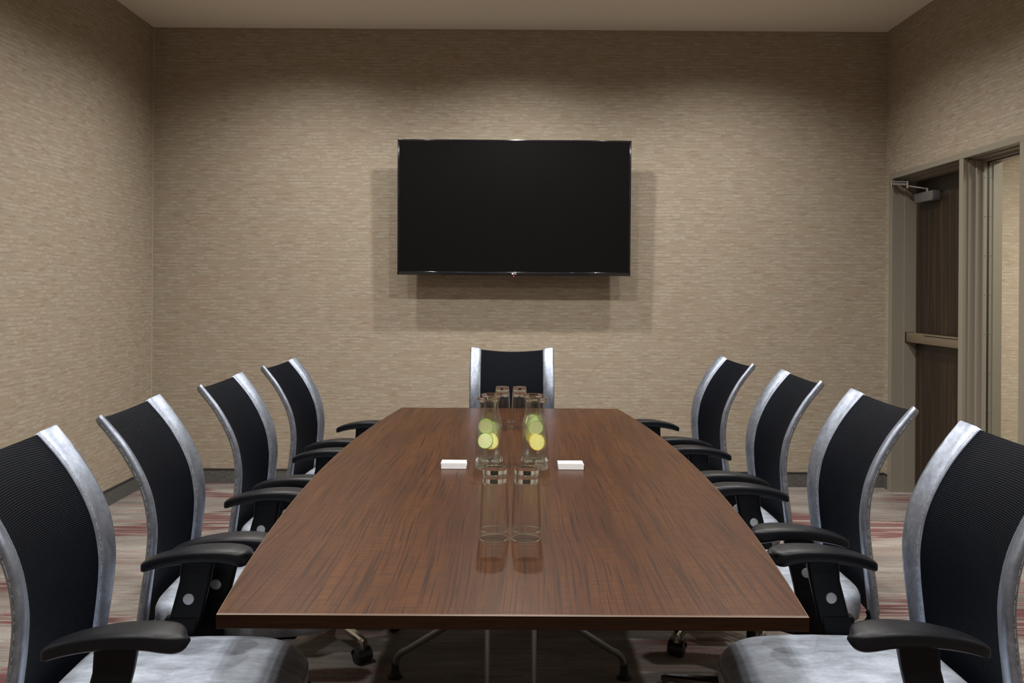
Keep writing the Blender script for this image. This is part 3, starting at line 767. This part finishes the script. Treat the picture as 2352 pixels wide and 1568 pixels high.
CP = [(0.0430, 0.0), (0.0452, 0.004), (0.0458, 0.010), (0.0455, 0.03), (0.0450, 0.07), (0.0438, 0.11), (0.0405, 0.14), (0.0350, 0.165), (0.0300, 0.185), (0.0276, 0.202), (0.0278, 0.215), (0.0305, 0.232), (0.0350, 0.245), (0.0385, 0.2515)]
def carafe_prof():
    pr_ = catmull(CP[2:-1], 34)
    return [Vector(CP[0]), Vector(CP[1])] + pr_
def carafe_bm():
    P = carafe_prof(); bm = bmesh.new()
    outer = [(0, 0.0)] + [(p.x, p.y) for p in P] + [(0.0385, 0.2500), (0.0392, 0.2525), (0.0385, 0.2545), (0.0368, 0.2545)]
    inner = [(p.x-0.0026, p.y) for p in reversed(P) if p.y > 0.014] + [(0.036, 0.0105), (0, 0.0095)]
    lathe(bm, outer+inner, 64)
    for f in bm.faces:
        zc = f.calc_center_median().z
        if zc < 0.013 or zc > 0.243: f.material_index = 1
    bmesh.ops.remove_doubles(bm, verts=bm.verts[:], dist=1e-6); return bm
WL = 0.198
def water_bm():
    P = carafe_prof(); bm = bmesh.new()
    pr_ = [(0, 0.0098), (0.0365, 0.0108)] + [(p.x-0.0024, p.y) for p in P if 0.014 < p.y < WL] + [(0.0252, WL+0.001), (0.0235, WL), (0, WL-0.0003)]
    lathe(bm, pr_, 64); return bm
cspots = [(-0.083, 3.28, 'front left carafe, closer to the camera', 'clear glass water carafe with lime and lemon slices, front one of the left pair'),
          (0.092, 3.28, 'front right carafe', 'clear glass water carafe with lime and lemon slices, front one of the right pair'),
          (-0.074, 3.415, 'rear left carafe', 'clear glass water carafe half hidden behind the front left carafe'),
          (0.084, 3.415, 'rear right carafe', 'clear glass water carafe half hidden behind the front right carafe')]
ca = None
for (x, y, nm, lab) in cspots:
    if ca is None:
        ca = obj('water_carafe', carafe_bm(), [M['carafe'], M['glass']], None, True, sharp=60); c = ca
        wa = obj('water', water_bm(), M['water'], ca, True, sharp=50)
    else: c = copy_tree(ca)
    c.location = (x, y, ZT0+0.0003); tag(c, lab, 'carafe', 'glass water carafes in the middle of the table')
def slice_bm(r, th_=0.0050, n=40, half=False):
    bm = bmesh.new()
    def ring(q, y): return [Vector((q*math.cos(2*PI*k/n), y, q*math.sin(2*PI*k/n))) for k in range(n)]
    loft(bm, [ring(r*0.93, -th_/2), ring(r*0.93, th_/2)], mi=0)
    loft(bm, [ring(r*0.93, -th_/2), ring(r*0.985, -th_/2), ring(r, 0), ring(r*0.985, th_/2), ring(r*0.93, th_/2)], caps=False, mi=1)
    return bm
kinds = {'lime_slice': (0.0285, M['lime_flesh'], M['lime_rind']), 'lemon_slice': (0.0315, M['lemon_flesh'], M['lemon_rind'])}
protos = {}
SL = [ # kind, carafe, dx, dy, h, rotation, label
 ('lime_slice', 0, -0.007, -0.002, 0.152, (8, 0, -10), 'pale lime slice floating highest in the front left carafe'),
 ('lime_slice', 0, -0.008, -0.016, 0.102, (-16, 0, -14), 'lime slice low on the left inside the front left carafe'),
 ('lemon_slice', 0, 0.008, 0.004, 0.098, (-22, 0, 16), 'yellow lemon slice behind the limes in the front left carafe'),
 ('lime_slice', 1, -0.002, -0.004, 0.149, (8, 0, 12), 'pale lime slice floating highest in the front right carafe'),
 ('lemon_slice', 1, 0.003, -0.006, 0.098, (-12, 0, 26), 'large yellow lemon slice low in the front right carafe'),
 ('lime_slice', 2, 0.006, 0.0, 0.122, (0, 0, 40), 'lime slice seen at the edge of the rear left carafe'),
 ('lemon_slice', 3, -0.006, -0.004, 0.100, (10, 0, -40), 'lemon slice seen at the edge of the rear right carafe'),
 ('lime_slice', 3, -0.003, 0.002, 0.150, (-6, 0, -30), 'lime slice higher in the rear right carafe'),
]
for (kd, ci, dx, dy, h, rot, lab) in SL:
    r, fm, rm = kinds[kd]
    if kd not in protos: protos[kd] = obj(kd, slice_bm(r), [fm, rm], None, True, sharp=40); o = protos[kd]
    else: o = protos[kd].copy(); C.objects.link(o)
    cx, cy = cspots[ci][0], cspots[ci][1]
    o.location = (cx+dx, cy+dy, ZT0+h); o.rotation_euler = [math.radians(a) for a in rot]
    tag(o, lab, 'fruit slice', 'citrus slices in the water carafes')
# white card pads
def pad(x0, x1, y0, y1, h, layers, lab, rz):
    cx, cy = (x0+x1)/2, (y0+y1)/2; bm = bmesh.new(); n = layers
    for k in range(n):
        j = 0.0012*math.sin(k*2.7); z0 = h*k/n
        box(bm, x0-cx+j, x1-cx+j, y0-cy, y1-cy, z0, z0+h/n*0.97, mi=k % 2, bev=0.0004, seg=1)
    o = obj('card_stack', bm, [M['paper'], M['paper2']]); o.location = (cx, cy, ZT0+0.0003); o.rotation_euler = (0, 0, rz)
    tag(o, lab, 'cards', 'small stacks of white cards on the table'); return o
pad(-0.251, -0.160, 3.262, 3.322, 0.0215, 3, 'small stack of white cards on the table left of the carafes', 0.0)
pad(0.174, 0.265, 3.262, 3.322, 0.0215, 5, 'small stack of white cards on the table right of the carafes', 0.0)
